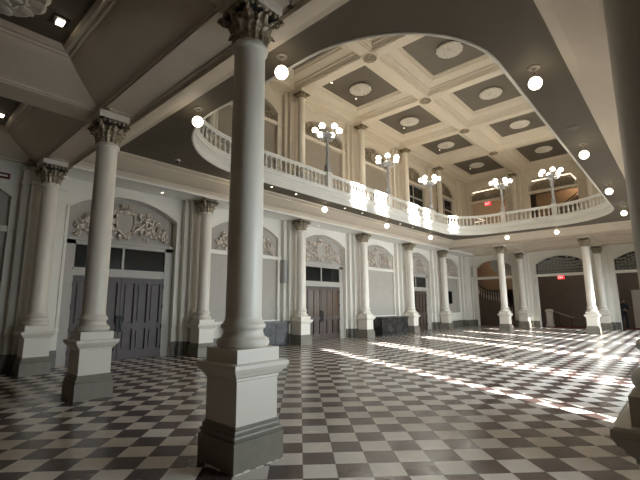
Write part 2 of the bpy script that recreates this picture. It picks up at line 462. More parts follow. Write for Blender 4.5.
# ------------------------------------------------------------------ right wall: windows with added unseen panels that block the sun except narrow gaps
RSL = {0: [], 1: [(5.70, 5.98), (6.12, 6.16)], 2: [(8.55, 9.0), (9.1, 9.3), (9.42, 9.5)], 3: [(12.5, 12.7), (12.8, 13.35), (14.6, 14.95)], 4: [(17.9, 18.4)], 5: [(21.2, 21.6), (22.62, 22.75)], 6: [(24.97, 25.12)]}
USL = {2: [(7.75, 8.65), (9.5, 10.35)], 3: [(12.4, 13.3), (13.95, 14.55)], 4: [(16.75, 17.3)], 5: [(20.9, 21.6)], 1: [], 6: [], 0: []}
w = MB(); w.box(X0 - .3, BXC[0] - AH, Y0 - .25, Y0, 0, 12)
for i in range(7):
    c = BXC[i]; nx = BXC[i + 1] - AH if i < 6 else X1 + .3
    w.box(c + AH, nx, Y0 - .25, Y0, 0, 12)
    w.box(c - AH, c + AH, Y0 - .25, Y0, 4.5, 6.9); w.box(c - AH, c + AH, Y0 - .25, Y0, 11.4, 12)
wr = S(w.build('wall_right', 'cream', smooth=False))
for i in range(7):
    c = BXC[i]
    for lo, (z0, z1), sl in ((1, (0.02, 4.5), RSL[i]), (0, (6.9, 11.4), USL[i])):
        d = empty('window_%d' % (i * 2 + lo + 1), (0, 0, 0), kind='structure')
        f = MB()
        for s0, s1 in ((c - AH, c - AH + .08), (c + AH - .08, c + AH)): f.box(s0, s1, Y0 - .2, Y0 - .05, z0, z1)
        f.box(c - AH, c + AH, Y0 - .2, Y0 - .05, z1 - .08, z1); f.box(c - AH, c + AH, Y0 - .2, Y0 - .05, z0, z0 + .06)
        f.build('window_frame', 'frame', d, smooth=False)
        cur = c - AH + .08; sh = MB()
        for a, b in sorted(sl) + [(c + AH - .08, c + AH)]:
            if a > cur: sh.box(cur, a, Y0 - .16, Y0 - .14, z0 + .06, z1 - .08)
            cur = max(cur, b)
        if not lo and sl: sh.box(c - AH + .08, c + AH - .08, Y0 - .19, Y0 - .17, z0, 9.12)  # added strip, keeps low sun off the arches opposite
        if lo and sl: sh.box(c - AH + .08, c + AH - .08, Y0 - .19, Y0 - .17, 3.6, z1)  # added strip, shortens the sun streaks on the floor
        sh.build('window_shade', 'shade', d, smooth=False)

# near wall behind the camera and the upper walls
w = MB(); w.box(X0 - .3, X0, Y0 - .3, Y1 + .3, 0, 12); S(w.build('wall_near', 'dimwall', smooth=False))  # dark finish invented to cut bounce light onto the foreground

# ------------------------------------------------------------------ upper left wall
ops = [(c - 1.45, c + 1.45, ZF + .02, 9.55, 10.05, .12) for c in BXC]
w = MB(); wall_face(w, TL, X0, X1 + .3, ZF, 12, ops); wu = S(w.build('wall_left_upper', 'upper'))
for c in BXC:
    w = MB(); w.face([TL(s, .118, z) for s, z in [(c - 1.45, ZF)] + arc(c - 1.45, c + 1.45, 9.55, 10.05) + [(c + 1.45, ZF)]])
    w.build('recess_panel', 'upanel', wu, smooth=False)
w = MB()
for c in BXC:
    arch_band(w, TL, c - 1.45, c + 1.45, ZF, 9.55, 10.05, .08, .03)
    bx(w, TL, c - 1.45, c + 1.45, -.02, .12, 9.0, 9.14)
    for a, b in ((c - 2.1, c - 1.45), (c + 1.45, c + 2.1)): bx(w, TL, a, b, -.05, 0, 8.98, 9.1)
bx(w, TL, X0, X1, -.06, 0, 10.42, 10.5); bx(w, TL, X0, X1, -.12, 0, 10.5, 10.62)
S(w.build('trim_4', 'upper', smooth=False))
for k in range(2, 7): pilaster(TL, BX[k], ZF, ZU, 'trim_%d' % (30 + k), m='upper')
pilaster(TL, BX[1], ZF, ZU, 'trim_31', m='upper')
pilaster(TL, 28.9, ZF, ZU, 'trim_37', m='upper', hw=.6)
# dark windows in two of the upper recesses
for n, i in ((32, 5), (33, 6)):
    c = BXC[i]; d = empty('window_%d' % n, (c, Y1 + .08, 0), kind='structure')
    f = MB()
    for s0, s1 in ((-1.3, -1.2), (-.04, .04), (1.2, 1.3)): f.box(s0, s1, -.05, .02, ZF, 8.95)
    f.box(-1.3, 1.3, -.05, .02, 8.87, 8.98); f.box(-1.3, 1.3, -.05, .02, 8.1, 8.2)
    f.build('window_frame', 'frame', d, smooth=False)
    g = MB(); g.box(-1.2, 1.2, -.01, .01, ZF, 8.87); g.build('window_glass', 'glass', d, smooth=False)

# ------------------------------------------------------------------ upper far wall
ops = [(a, b, ZF + .02, 9.55, 10.08, .4) for a, b in FO]
w = MB(); wall_face(w, TF, Y0, Y1 + .3, ZF, 12, ops); S(w.build('wall_far_upper', 'upper'))
w = MB()
for a, b in FO:
    arch_band(w, TF, a, b, ZF, 9.55, 10.08, .10, .04); bx(w, TF, a, b, .02, .3, 8.98, 9.14)
    arch_band(w, TF, a + .12, b - .12, 9.14, 9.5, 9.95, .05, .02, .1)
bx(w, TF, Y0, Y1, -.06, 0, 10.42, 10.5); bx(w, TF, Y0, Y1, -.12, 0, 10.5, 10.62)
for s0, s1 in ((3.05, 4.45), (7.35, 8.85), (11.4, Y1)): bx(w, TF, s0, s1, -.05, 0, 8.98, 9.1)
S(w.build('trim_5', 'upper', smooth=False))
for k, s in enumerate((8.12, 3.76)): pilaster(TF, s, ZF, ZU, 'trim_%d' % (40 + k), hw=.42, m='upper')
# glazed tympanum panels of the upper far arches
for n, (a, b) in enumerate(FO):
    c = (a + b) / 2; hw = (b - a) / 2
    w = MB(); w.face([(0, -hw, 0)] + [(0, s, z) for s, z in arc(-hw, hw, .41, .94)] + [(0, hw, 0)])
    w.bm.faces.ensure_lookup_table()
    o = w.build('window_%d' % (41 + n), 'upanel', smooth=False); o.location = (X1 + .2, c, 9.14); S(o)

# ------------------------------------------------------------------ beams and lower ceilings
def rings(mb, x0, x1, y0, y1, prof):
    """prof: (inset, z)"""
    mb.loops([[(x0 + d, y0 + d, z), (x1 - d, y0 + d, z), (x1 - d, y1 - d, z), (x0 + d, y1 - d, z)] for d, z in prof])
BEAM = MB()
# near beam, across the hall above the first column row
def beam(mb, x0, x1, y0, y1, z0=ZB, z1=ZF - .05, panel=True):
    mb.box(x0, x1, y0, y1, z0 + .02, z1)
    # soffit with a raised border round a sunk panel
    if panel:
        if x1 - x0 > y1 - y0: t = .07
        else: t = .07
        mb.box(x0, x1, y0, y0 + t, z0, z0 + .02); mb.box(x0, x1, y1 - t, y1, z0, z0 + .02)
        mb.box(x0, x0 + t, y0, y1, z0, z0 + .02); mb.box(x1 - t, x1, y0, y1, z0, z0 + .02)
NB0, NB1 = 2.43, 3.0
ROWY = (0.0, 3.47, 7.73, 11.3)
for a, b in ((.30, 3.17), (3.77, 7.43), (8.03, 11.0)): beam(BEAM, NB0, NB1, a, b)
for y in ROWY[:3]: BEAM.box(NB0, NB1, y - .30, y + .30, ZB, ZF - .05)
BEAM.box(NB0, NB1, 11.0, 12.0, ZB, ZF - .05)
# right beam
for i in range(1, 6): beam(BEAM, BX[i] + .36, BX[i + 1] - .36, -.30, .33)
for i in range(2, 7): BEAM.box(BX[i] - .36, BX[i] + .36, -.30, .33, ZB, ZF - .05)
BEAM.box(X0, X1, Y0, -.30, ZB, ZF - .05)
# cross beams of the near bay
BEAM.box(X0, NB0, 7.69, 8.24, ZB, ZF - .05); BEAM.box(X0, NB0, 3.2, 3.76, ZB, ZF - .05)
BEAM.box(X0, NB0, -.30, .33, ZB, ZF - .05)
S(BEAM.build('trim_50', 'ceil', smooth=False))
w = MB()   # wall beam over the left row, underside a little lower
w.box(3.0, X1, 11.08, 12.0, 4.94, ZF - .05); w.box(3.0, X1, 11.05, 11.12, 4.94, 5.0)
S(w.build('trim_51', 'white', smooth=False))
w = MB()   # far beams
FB0 = 24.58
for a, b in ((.33, 3.42), (4.02, 7.70), (8.30, 11.05)): beam(w, FB0, FB0 + .62, a, b)
for y in (3.72, 8.0): w.box(FB0, FB0 + .62, y - .3, y + .3, ZB, ZF - .05)
w.box(28.6, X1, .33, 11.08, 4.98, ZF - .05)
for y in (3.76, 8.1): w.box(FB0 + .62, 28.6, y - .28, y + .28, ZB, ZF - .05)
S(w.build('trim_52', 'ceil', smooth=False))
w = MB(); w.box(FB0 + .62, 28.6, .33, 11.08, 5.40, ZF - .05)
for a, b in ((.33, 3.48), (4.04, 7.82), (8.38, 11.08)):
    rings(w, FB0 + .62, 28.6, a, b, [(0, 5.1), (.06, 5.12), (.30, 5.3), (.36, 5.3), (.40, 5.395)])
S(w.build('ceiling', 'ceil'))
# near-bay coffers: cove frame and dark panel with plaster rosette
nb = MB(); CO = ((.33, 3.2), (3.76, 7.69), (8.24, 11.95))
pr = [(0, 5.06), (.03, 5.06), (.03, 5.10), (.07, 5.12), (.16, 5.16), (.40, 5.27), (.60, 5.38), (.68, 5.44), (.70, 5.47), (.74, 5.47), (.76, 5.50), (.82, 5.50), (.86, 5.53), (.86, 5.60)]
for a, b in CO: rings(nb, -1.7, NB0, a, b, pr)
nbo = S(nb.build('ceiling', 'ceil', ang=25))
w = MB()
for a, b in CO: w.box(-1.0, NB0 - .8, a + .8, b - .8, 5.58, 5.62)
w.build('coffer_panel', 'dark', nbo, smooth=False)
w = MB(); w.box(X0, -1.7, Y0, 12, 5.06, 5.6); w.box(-1.7, 2.43, 11.95, 12, 5.06, 5.6); w.build('border', 'ceil', nbo, smooth=False)

# cove round the hall, up to the dark soffit
cove = [(0, 4.96), (0, 5.06), (.02, 5.06), (.03, 5.09), (.06, 5.10), (.07, 5.13), (.13, 5.135), (.30, 5.19), (.45, 5.26), (.53, 5.31), (.56, 5.32), (.565, 5.35), (.63, 5.37), (.70, 5.40), (.72, 5.40), (.74, ZS + .01), (.80, ZS + .01)]
w = MB(); w.sweep([(3.0, .33), (FB0, .33), (FB0, 11.07), (3.0, 11.07)], cove)
S(w.build('trim_53', 'ceil', ang=25))

# gallery slab: dark soffit with a rounded opening
OX0, OX1, OY0, OY1 = 4.25, 22.95, 1.87, 9.70
RBR, RTR, RTL, RBL = 2.8, 1.95, 2.9, 2.2
def rrect(x0, x1, y0, y1, rs, n=16):
    P = []
    for r, cx, cy, a0 in [(r, x1 - r if e else x0 + r, y1 - r if g else y0 + r, a) for r, e, g, a in zip(rs, (1, 1, 0, 0), (0, 1, 1, 0), (-90, 0, 90, 180))]:
        for k in range(n + 1):
            a = math.radians(a0 + 90 * k / n); P.append((cx + r * math.cos(a), cy + r * math.sin(a)))
    return P
path = rrect(OX0, OX1, OY0, OY1, (RBR, RTR, RTL, RBL))
def slab(mb, z, x0, x1, y0, y1, p):
    inner = [mb.bm.verts.new((a, b, z)) for a, b in p]
    n = len(p); q = n // 4
    cn = [mb.bm.verts.new((a, b, z)) for a, b in ((x1, y0), (x1, y1), (x0, y1), (x0, y0))]
    for k in range(4):
        base = k * q
        for i in range(base, base + q - 1): mb.bm.faces.new((inner[i], inner[i + 1], cn[k]))
        mb.bm.faces.new((inner[base + q - 1], inner[(base + q) % n], cn[(k + 1) % 4], cn[k]))
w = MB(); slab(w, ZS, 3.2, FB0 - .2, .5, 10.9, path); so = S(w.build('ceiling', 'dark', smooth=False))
w = MB(); slab(w, ZF, X0, X1 + .1, Y0, Y1 + .3, path); w.build('gallery_floor', 'frame', so, smooth=False)
fas = [(-.012, ZS - .002), (-.005, ZS - .016), (.02, ZS - .02), (.04, ZS - .012), (.045, ZS + .03), (.03, ZS + .06), (.03, ZS + .15), (-.01, ZS + .16), (-.02, ZS + .20), (-.07, ZS + .24), (-.08, ZS + .30), (-.03, ZS + .325), (-.03, ZS + .345), (.02, ZS + .36), (.05, ZS + .37), (.055, ZS + .42), (.085, ZS + .44), (.09, ZS + .48), (.06, ZS + .50), (-.25, ZS + .50)]
w = MB(); w.sweep(path, fas); S(w.build('trim_54', 'white', ang=30))

# ------------------------------------------------------------------ balustrades
def arcpts(p0, s0, s1): pass
def plen(p): return [0] + [sum((Vector(p[i + 1]) - Vector(p[i])).length for i in range(k + 1)) for k in range(len(p) - 1)]
def at_len(p, L, d):
    for i in range(len(p) - 1):
        if L[i] <= d <= L[i + 1] + 1e-6:
            t = (d - L[i]) / max(1e-9, L[i + 1] - L[i]); a, b = Vector(p[i]), Vector(p[i + 1])
            return a.lerp(b, t), (b - a).normalized()
    return Vector(p[-1]), (Vector(p[-1]) - Vector(p[-2])).normalized()
balm = MB(); balm.square([(.042, 0), (.042, .05)])
balm.lathe([(.030, .05), (.026, .07), (.036, .09), (.046, .13), (.048, .17), (.040, .22), (.026, .28), (.020, .33), (.024, .345), (.032, .36), (.024, .37), (.03, .385)], seg=10, cap=True)
balm.square([(.038, .385), (.038, .42)])
BAL = balm.build('baluster', 'white'); bal_mesh = BAL.data; bpy.data.objects.remove(BAL)
def balustrade(p, label):
    o = empty('balustrade', (p[0][0], p[0][1], ZF), label=label, cat='balustrade', group=None)
    loc = [(x - p[0][0], y - p[0][1]) for x, y in p]
    w = MB(); w.sweep(loc, [(-.075, 0), (-.075, .05), (-.055, .07), (.055, .07), (.075, .05), (.075, 0)], closed=False); w.build('bottom_rail', 'white', o)
    w = MB(); w.sweep(loc, [(-.06, .49), (-.06, .52), (-.085, .54), (-.085, .60), (-.05, .62), (.05, .62), (.085, .60), (.085, .54), (.06, .52), (.06, .49), (-.06, .49)], closed=False); w.build('handrail', 'white', o)
    L = plen(loc); n = max(2, round(L[-1] / .215)); st = L[-1] / n
    for k in range(n):
        q, t = at_len(loc, L, st * (k + .5))
        b = bpy.data.objects.new('baluster', bal_mesh); COL.objects.link(b); b.parent = o
        b.location = (q.x, q.y, .07); b.rotation_euler = (0, 0, math.atan2(t.y, t.x))
IN = .10
def rp(sub, a0, a1, RR, n=12):
    """corner arc of the rail; sub = centre"""
    r = RR + IN
    return [(sub[0] + r * math.cos(math.radians(a0 + (a1 - a0) * k / n)), sub[1] + r * math.sin(math.radians(a0 + (a1 - a0) * k / n))) for k in range(n + 1)]
yl = OY1 + IN; xf = OX1 + IN; yr = OY0 - IN; xn = OX0 - IN
PX = [11.30, 15.62, 19.85]; PYF = [7.10, 4.58]
h = .155
cTL = (OX0 + RTL, OY1 - RTL); cTR = (OX1 - RTR, OY1 - RTR); cBR = (OX1 - RBR, OY0 + RBR)
balustrade([(PX[0] - h, yl), (7.30 + h, yl)], 'white gallery balustrade between the big foreground column and the nearest lamp post')
balustrade([(7.15 - h, yl)] + rp(cTL, 90, 180, RTL) + [(xn, 5.4)], 'curved white balustrade at the rounded gallery corner left of the big foreground column')
balustrade([(PX[1] - h, yl), (PX[0] + h, yl)], 'sunlit white balustrade on the left gallery between the first and second lamp posts')
balustrade([(PX[2] - h, yl), (PX[1] + h, yl)], 'sunlit white balustrade on the left gallery between the second and third lamp posts')
balustrade([(xf, PYF[0] + h)] + rp(cTR, 0, 90, RTR) + [(PX[2] + h, yl)], 'white balustrade turning the far left gallery corner beyond the third lamp post')
balustrade([(xf, PYF[1] + h), (xf, PYF[0] - h)], 'white balustrade on the far gallery between its two lamp posts')
balustrade([(18.2, yr)] + rp(cBR, -90, 0, RBR) + [(xf, PYF[1] - h)], 'white balustrade curving round the far right gallery corner')
# rail pedestals
def rail_post(x, y, label, group=None):
    o = MB().square([(.13, 0), (.13, .07), (.11, .08), (.11, .52), (.14, .55), (.14, .62), (.10, .66)]).build('rail_pedestal', 'white', smooth=False)
    o.location = (x, y, ZF); tag(o, label, 'pedestal')
rail_post(7.30, yl, 'white rail pedestal hidden beside the big foreground column, without a lamp')
for (x, y), l in zip([(PX[0], yl), (PX[1], yl), (PX[2], yl), (xf, PYF[0]), (xf, PYF[1])],
    ('white rail pedestal under the nearest lamp post of the left gallery', 'white rail pedestal under the middle lamp post of the left gallery', 'white rail pedestal under the third lamp post, by the far left corner',
     'white rail pedestal under the left lamp post of the far gallery', 'white rail pedestal under the right lamp post of the far gallery')):
    rail_post(x, y, l)

# ------------------------------------------------------------------ gallery lamp posts
def lamp_post():
    o = empty('lamp_post'); 
    w = MB(); w.square([(.11, 0), (.11, .05), (.085, .08), (.085, .20), (.10, .22), (.10, .25)]); w.build('base', 'steel', o, smooth=False)
    w = MB()
    seg = 24; prof = [(.075, .25), (.085, .29), (.068, .33), (.062, .40), (.055, 1.25), (.075, 1.28), (.06, 1.31), (.07, 1.38)]
    w.loops([[((r * (1 - .10 * (k % 2))) * math.cos(2 * PI * k / seg), (r * (1 - .10 * (k % 2))) * math.sin(2 * PI * k / seg), z) for k in range(seg)] for r, z in prof], True, True, True)
    for k in range(6):
        a = k * PI / 3; w.ball((.075 * math.cos(a), .075 * math.sin(a), 1.0), .03, .6, .6, 1.6, 8, 6)
    w.build('post', 'steel', o, ang=20)
    w = MB(); w.lathe([(.06, 1.36), (.09, 1.40), (.17, 1.46), (.21, 1.53), (.19, 1.56), (.10, 1.55), (.05, 1.60), (.03, 1.68), (.01, 1.72)], seg=20)
    w.build('basket_head', 'steel', o)
    for k in range(6):
        a = k * PI / 3 + .3; c, s = math.cos(a), math.sin(a); R = .48
        w = MB(); w.tube([(.08 * c, .08 * s, 1.42), (.20 * c, .20 * s, 1.36), (.34 * c, .34 * s, 1.38), (.46 * c, .46 * s, 1.46), (R * c, R * s, 1.56)], [.022, .020, .018, .016, .02], 7)
        w.tube([(.20 * c, .20 * s, 1.36), (.25 * c, .25 * s, 1.45), (.31 * c, .31 * s, 1.47), (.33 * c, .33 * s, 1.42)], .011, 6)
        w.lathe([(.02, 1.54), (.055, 1.57), (.06, 1.60), (.03, 1.61)], (R * c, R * s), 10)
        ar = w.build('arm', 'steel', o)
        g = MB(); g.ball((R * c, R * s, 1.70), .118, seg=20, rings=12); g.build('globe', 'globe2', ar)
    return o
LP = lamp_post(); LP.location = (PX[0], yl, ZF + .665)
tag(LP, 'grey six-globe lamp post nearest the camera on the left gallery rail', 'lamp post', 'gallery lamp posts')
for (x, y), l, r in (((PX[1], yl), 'second grey six-globe lamp post on the left gallery rail, between two sunlit patches', .3),
                     ((PX[2], yl), 'third six-globe lamp post on the left gallery rail, near the far corner', .7),
                     ((xf, PYF[0]), 'white six-globe lamp post on the far gallery rail, beside the red exit sign', .5),
                     ((xf, PYF[1]), 'six-globe lamp post on the far gallery rail, rightmost, in front of the slanting strip light', .1)):
    copy_thing(LP, (x, y, ZF + .665), l, r)

# ------------------------------------------------------------------ columns
def acanthus(w, a, r0, z0, h, wd, out):
    """one curling leaf on a bell of radius r0"""
    c, s = math.cos(a), math.sin(a); t = Vector((-s, c, 0)); o = Vector((c, s, 0))
    R = []
    for k, (f, oo, ww) in enumerate(((0, 0, .8), (.3, .012, 1), (.6, .03, 1.0), (.85, .07, .8), (1.0, .12, .55), (.97, .155, .3), (.86, .16, .12))):
        p = o * (r0 + oo * out) + Vector((0, 0, z0 + h * f)); hw = wd * ww / 2
        row = []
        for j, u in enumerate((-1, -.6, -.25, 0, .25, .6, 1)):
            lift = (.018, .002, .014, .03, .014, .002, .018)[j] * (1 if k < 5 else .4)
            jag = (.0, .0, 0, 0, 0, 0, 0)[j]
            row.append(tuple(p + t * (hw * u * (1 + .18 * (k % 2) * abs(u))) + o * (lift - abs(u) ** 2 * .02)))
        R.append(row)
    w.loops(R, closed=False)
def spiral(w, c, ax, up_, r, th, turns=1.6):
    pts = []; n = 16
    for k in range(n + 1):
        a = turns * 2 * PI * k / n; rr = r * (1 - .85 * k / n)
        pts.append(Vector(c) + ax * (rr * math.cos(a)) + up_ * (rr * math.sin(a)))
    w.tube(pts, [th * (1 - .5 * k / n) for k in range(n + 1)], 7)
def column(z0, zn, zt, r0, r1, ms='colm', mc='bronze', ped=True, mp='plinth'):
    """origin on the floor; zn neck, zt beam underside (relative)"""
    o = empty('column')
    if ped:
        p = MB(); p.square([(.252, .385), (.252, .79), (.262, .80), (.262, .82), (.285, .835), (.30, .865), (.315, .87), (.33, .90), (.336, .91), (.336, .945), (.32, .955), (.262, .955), (.262, 1.085)])
        pd = p.build('pedestal', ms, o, smooth=False)
        p = MB(); p.square([(.300, 0), (.300, .265), (.280, .272), (.280, .280), (.292, .288), (.296, .302), (.290, .316), (.272, .322), (.272, .330), (.276, .345), (.270, .362), (.256, .368), (.256, .39)])
        p.build('plinth', mp, pd, smooth=False)
        zb = 1.085
    else: zb = z0; 
    k = r0 / .186
    w = MB(); w.lathe([(a * k, zb + z) for a, z in ((.24, 0), (.262, .02), (.268, .045), (.262, .075), (.24, .095), (.222, .10), (.216, .115), (.205, .14), (.203, .165), (.213, .185), (.226, .19), (.232, .205), (.228, .228), (.214, .24), (.206, .245), (.204, .262), (.194, .27), (.188, .30))], seg=40)
    w.build('column_base', ms, o, ang=60)
    w = MB(); n = 10
    sh = [(r0 - (r0 - r1) * (t / n) ** 1.6, zb + .295 + (zn - zb - .36) * t / n) for t in range(n + 1)]
    w.lathe(sh + [(r1 + .006, zn - .06), (r1 + .026, zn - .045), (r1 + .032, zn - .02), (r1 + .026, zn + .005), (r1 + .01, zn + .015), (r1 + .008, zn + .04)], seg=40)
    w.build('shaft', ms, o, ang=60)
    H = zt - .10 - zn                       # capital height
    w = MB(); w.lathe([(r1 - .02, zn + .02), (r1 - .01, zn + H * .3), (r1 + .0, zn + H * .6), (r1 + .06, zn + H * .85), (r1 + .10, zn + H * .9)], seg=20)
    for q in range(8): acanthus(w, q * PI / 4 + PI / 8, r1 - .005, zn + .02, H * .42, .17, .75)
    for q in range(8): acanthus(w, q * PI / 4, r1 + .0, zn + .05, H * .62, .15, .8)
    cp = w.build('capital', mc, o, ang=60)
    for q in range(4):
        a = q * PI / 2 + PI / 4; d = Vector((math.cos(a), math.sin(a), 0)); w = MB()
        w.tube([d * (r1 + .02) + Vector((0, 0, zn + H * .45)), d * (r1 + .06) + Vector((0, 0, zn + H * .66)), d * (r1 + .13) + Vector((0, 0, zn + H * .80))], [.018, .022, .028], 7)
        spiral(w, d * (r1 + .135) + Vector((0, 0, zn + H * .70)), d, Vector((0, 0, 1)), .065, .024)
        w.build('volute', mc, cp)
    w = MB(); w.square([(.185, zn + H * .74), (.232, zn + H * .76), (.232, zn + H * .99)]); w.build('abacus', 'black', cp, smooth=False)
    w = MB()
    for sx, sy in ((1, 0), (-1, 0), (0, 1), (0, -1)):
        for q in range(-2, 3):
            u = q * .085
            w.ball((sx * .238 + (u if sx == 0 else 0), sy * .238 + (u if sy == 0 else 0), zn + H * .87), .030, 1, 1, 1.25, 8, 6)
    w.build('bead_row', mc, cp)
    w = MB(); w.square([(.245, zt - .115), (.262, zt - .105), (.262, zt + .0)]); w.build('impost_block', ms, o, smooth=False)
    return o
C0 = column(0, 4.45, ZB, .187, .176)
C0.location = (2.64, 3.47, 0)
tag(C0, 'large cream column in the foreground left of centre, its grey plinth chipped at the foot', 'column', 'ground floor columns')
CL = [((2.64, 7.73), 'cream column in front of the big mauve-grey double doors'),
      ((2.64, 11.3), 'cream column at the far left beside the end wall pilaster'),
      ((7.01, 11.3), 'cream column against the left wall just left of the big foreground column'),
      ((11.37, 11.3), 'cream column against the left wall just left of the glazed brown doors'),
      ((15.65, 11.3), 'cream column against the left wall between the glazed brown doors and the black counter'),
      ((19.95, 11.3), 'cream column against the left wall just right of the black counter'),
      ((24.22, 11.3), 'last cream column of the left wall row, before the far corner'),
      ((24.89, 8.0), 'free-standing white column in front of the staircase opening'),
      ((24.89, 3.72), 'free-standing white column edged with sunlight, right of the exit sign opening'),
      ((29.0, 8.12), 'column on the far wall with a sunlit pedestal, between staircase and exit openings'),
      ((29.0, 3.76), 'column on the far wall just right of the sunlit free-standing column'),
      ((2.62, -.01), 'dark close-up column cut by the right edge of the view')]
for (x, y), l in CL: copy_thing(C0, (x, y, 0), l)
for x in BX[2:7]: copy_thing(C0, (x, 0, 0), 'cream column of the right-hand row, behind the dark close-up column')
w = MB(); rnd = random.Random(4)
for k in range(26):
    e = rnd.choice((0, 1)); u = rnd.uniform(-.28, .29) if e else rnd.uniform(-.1, .28); q = rnd.uniform(.006, .02)
    if e: w.ball((u, -.304, .004), q, rnd.uniform(1, 2.6), .5, rnd.uniform(.3, .9), 6, 4)
    else: w.ball((-.304, u, .004), q, .5, rnd.uniform(1, 2.6), rnd.uniform(.3, .9), 6, 4)
w.build('chipped_plaster', 'plaster', C0)['label'] = 'white chips along the foot of the plinth'
U0 = column(0, 10.20 - ZF, ZU - ZF, .165, .155, ms='upper', mc='gilt', ped=True, mp='upper')
U0.location = (BX[3], 11.3, ZF)
UL = ['upper gallery column nearest the camera, behind the nearest lamp post on its left', 'upper gallery column between the first and second lamp posts of the left side',
      'upper gallery column between the second and third lamp posts of the left side', 'last upper gallery column of the left side, next to the third lamp post']
tag(U0, UL[0], 'column', 'upper gallery columns')
for k, l in ((4, UL[1]), (5, UL[2]), (6, UL[3])): copy_thing(U0, (BX[k], 11.3, ZF), l)
copy_thing(U0, (BX[2], 11.3, ZF), 'upper gallery column hidden behind the big foreground column')
copy_thing(U0, (29.0, 8.12, ZF), 'upper column on the far wall between the exit sign arch and the staircase arch')
copy_thing(U0, (29.0, 3.76, ZF), 'upper column on the far wall at the right of the slanting strip light')

# ------------------------------------------------------------------ upper coffered ceiling
rowsY = [(0.0, 3.47), (3.47, 7.73), (7.73, 12.0)]
w = MB(); xs = [X0] + BX[1:7] + [X1 + .0]
for x in BX[1:7]: w.box(x - .2, x + .2, Y0, Y1, ZU, 11.3)
for y in (0, 3.47, 7.73): w.box(X0, X1, y - .2, y + .2, ZU - .004, 11.3)
for x in BX[2:7]:
    for y in (3.47, 7.73): w.lathe([(.36, ZU - .02), (.36, ZU + .1)], (x, y), 20)
cu = S(w.build('ceiling', 'ucoff', smooth=False))
up_prof = [(0, 10.58), (.05, 10.58), (.05, 10.64), (.09, 10.66), (.11, 10.72), (.18, 10.74), (.20, 10.80), (.30, 10.83), (.52, 10.90), (.55, 10.95), (.60, 10.96), (.62, 11.0), (.66, 11.04)]
w = MB(); pn = []
for i in range(len(xs) - 1):
    for a, b in rowsY:
        x0 = xs[i] + (.2 if i else 0); x1 = xs[i + 1] - (.2 if i < len(xs) - 2 else 0); y0 = a + .2; y1 = b - .2 if b < 12 else b - .45
        if b == 12.0: w.box(x0, x1, y1, 12.0, 10.58, 11.2)
        rings(w, x0, x1, y0, y1, up_prof); pn.append((x0, x1, y0, y1))
w.build('coffer_moulding', 'ucoff', cu, smooth=False)
w = MB()
for x0, x1, y0, y1 in pn: w.box(x0 + .6, x1 - .6, y0 + .6, y1 - .6, 11.02, 11.08)
w.build('coffer_panel', 'dark2', cu, smooth=False)
w = MB(); w.box(X0, X1 + .3, Y0, Y1 + .3, 11.3, 11.4); w.build('roof_deck', 'dark2', cu, smooth=False)

# rosettes
def rosette(R):
    w = MB(); n = 64
    pr = []
    for f, z in ((.85, 0), (.85, -.05), (1.0, -.06), (1.0, -.09), (.92, -.13), (.75, -.09), (.62, -.145), (.52, -.09), (.40, -.15), (.26, -.10), (.18, -.18), (.02, -.21)):
        pr.append([(R * f * (1 + (.07 * abs(math.sin(6 * t * 2 * PI / n)) if f > .5 else 0)) * math.cos(2 * PI * t / n), R * f * (1 + (.07 * abs(math.sin(6 * t * 2 * PI / n)) if f > .5 else 0)) * math.sin(2 * PI * t / n), z) for t in range(n)])
    w.loops(pr, True, True, True)
    o = w.build('ceiling_rosette', 'plaster', ang=50)
    w = MB()
    for k in range(12):
        a = k * PI / 6; rot = Matrix.Rotation(a, 3, 'Z')
        w.ball((R * .84 * math.cos(a), R * .84 * math.sin(a), -.12), R * .15, 1.2, .8, .35, 8, 6, rot)
        w.ball((R * .50 * math.cos(a + .26), R * .50 * math.sin(a + .26), -.125), R * .10, 1.7, .6, .4, 8, 6, Matrix.Rotation(a + .26, 3, 'Z'))
    for k in range(8):
        a = k * PI / 4; w.ball((R * .2 * math.cos(a), R * .2 * math.sin(a), -.16), R * .07, seg=8, rings=6)
    w.build('petals', 'plaster', o)
    return o
R0 = rosette(.46)
lab = {}
RC = []
side = ['near the camera', 'nearest', 'second', 'third', 'fourth']
for i in range(2, 7):
    xc = (BX[i] + BX[i + 1]) / 2 if i < 6 else (BX[6] + X1) / 2
    for j, (a, b) in enumerate(rowsY):
        y1 = b - .2 if b < 12 else b - .45
        RC.append((xc, (a + .2 + y1) / 2, i, j))
ordn = {2: 'first', 3: 'second', 4: 'third', 5: 'fourth', 6: 'farthest'}
first = True
for x, y, i, j in RC:
    if j == 0 or i == 2: continue
    l = 'plaster ceiling rosette in the %s coffer of the %s row of the high ceiling' % ({3: 'nearest visible', 4: 'second', 5: 'third', 6: 'farthest'}[i], {1: 'right-hand', 2: 'left-hand'}[j])
    if first: o = R0; first = False
    else: o = copy_tree(R0)
    o.location = (x, y, 11.02); tag(o, l, 'rosette', 'high ceiling rosettes')
RL = copy_thing(R0, (.52, 5.96, 5.58), 'large plaster rosette in the dark low coffer at the top left corner', group='low coffer rosettes'); RL.scale = (1.32, 1.32, 1)
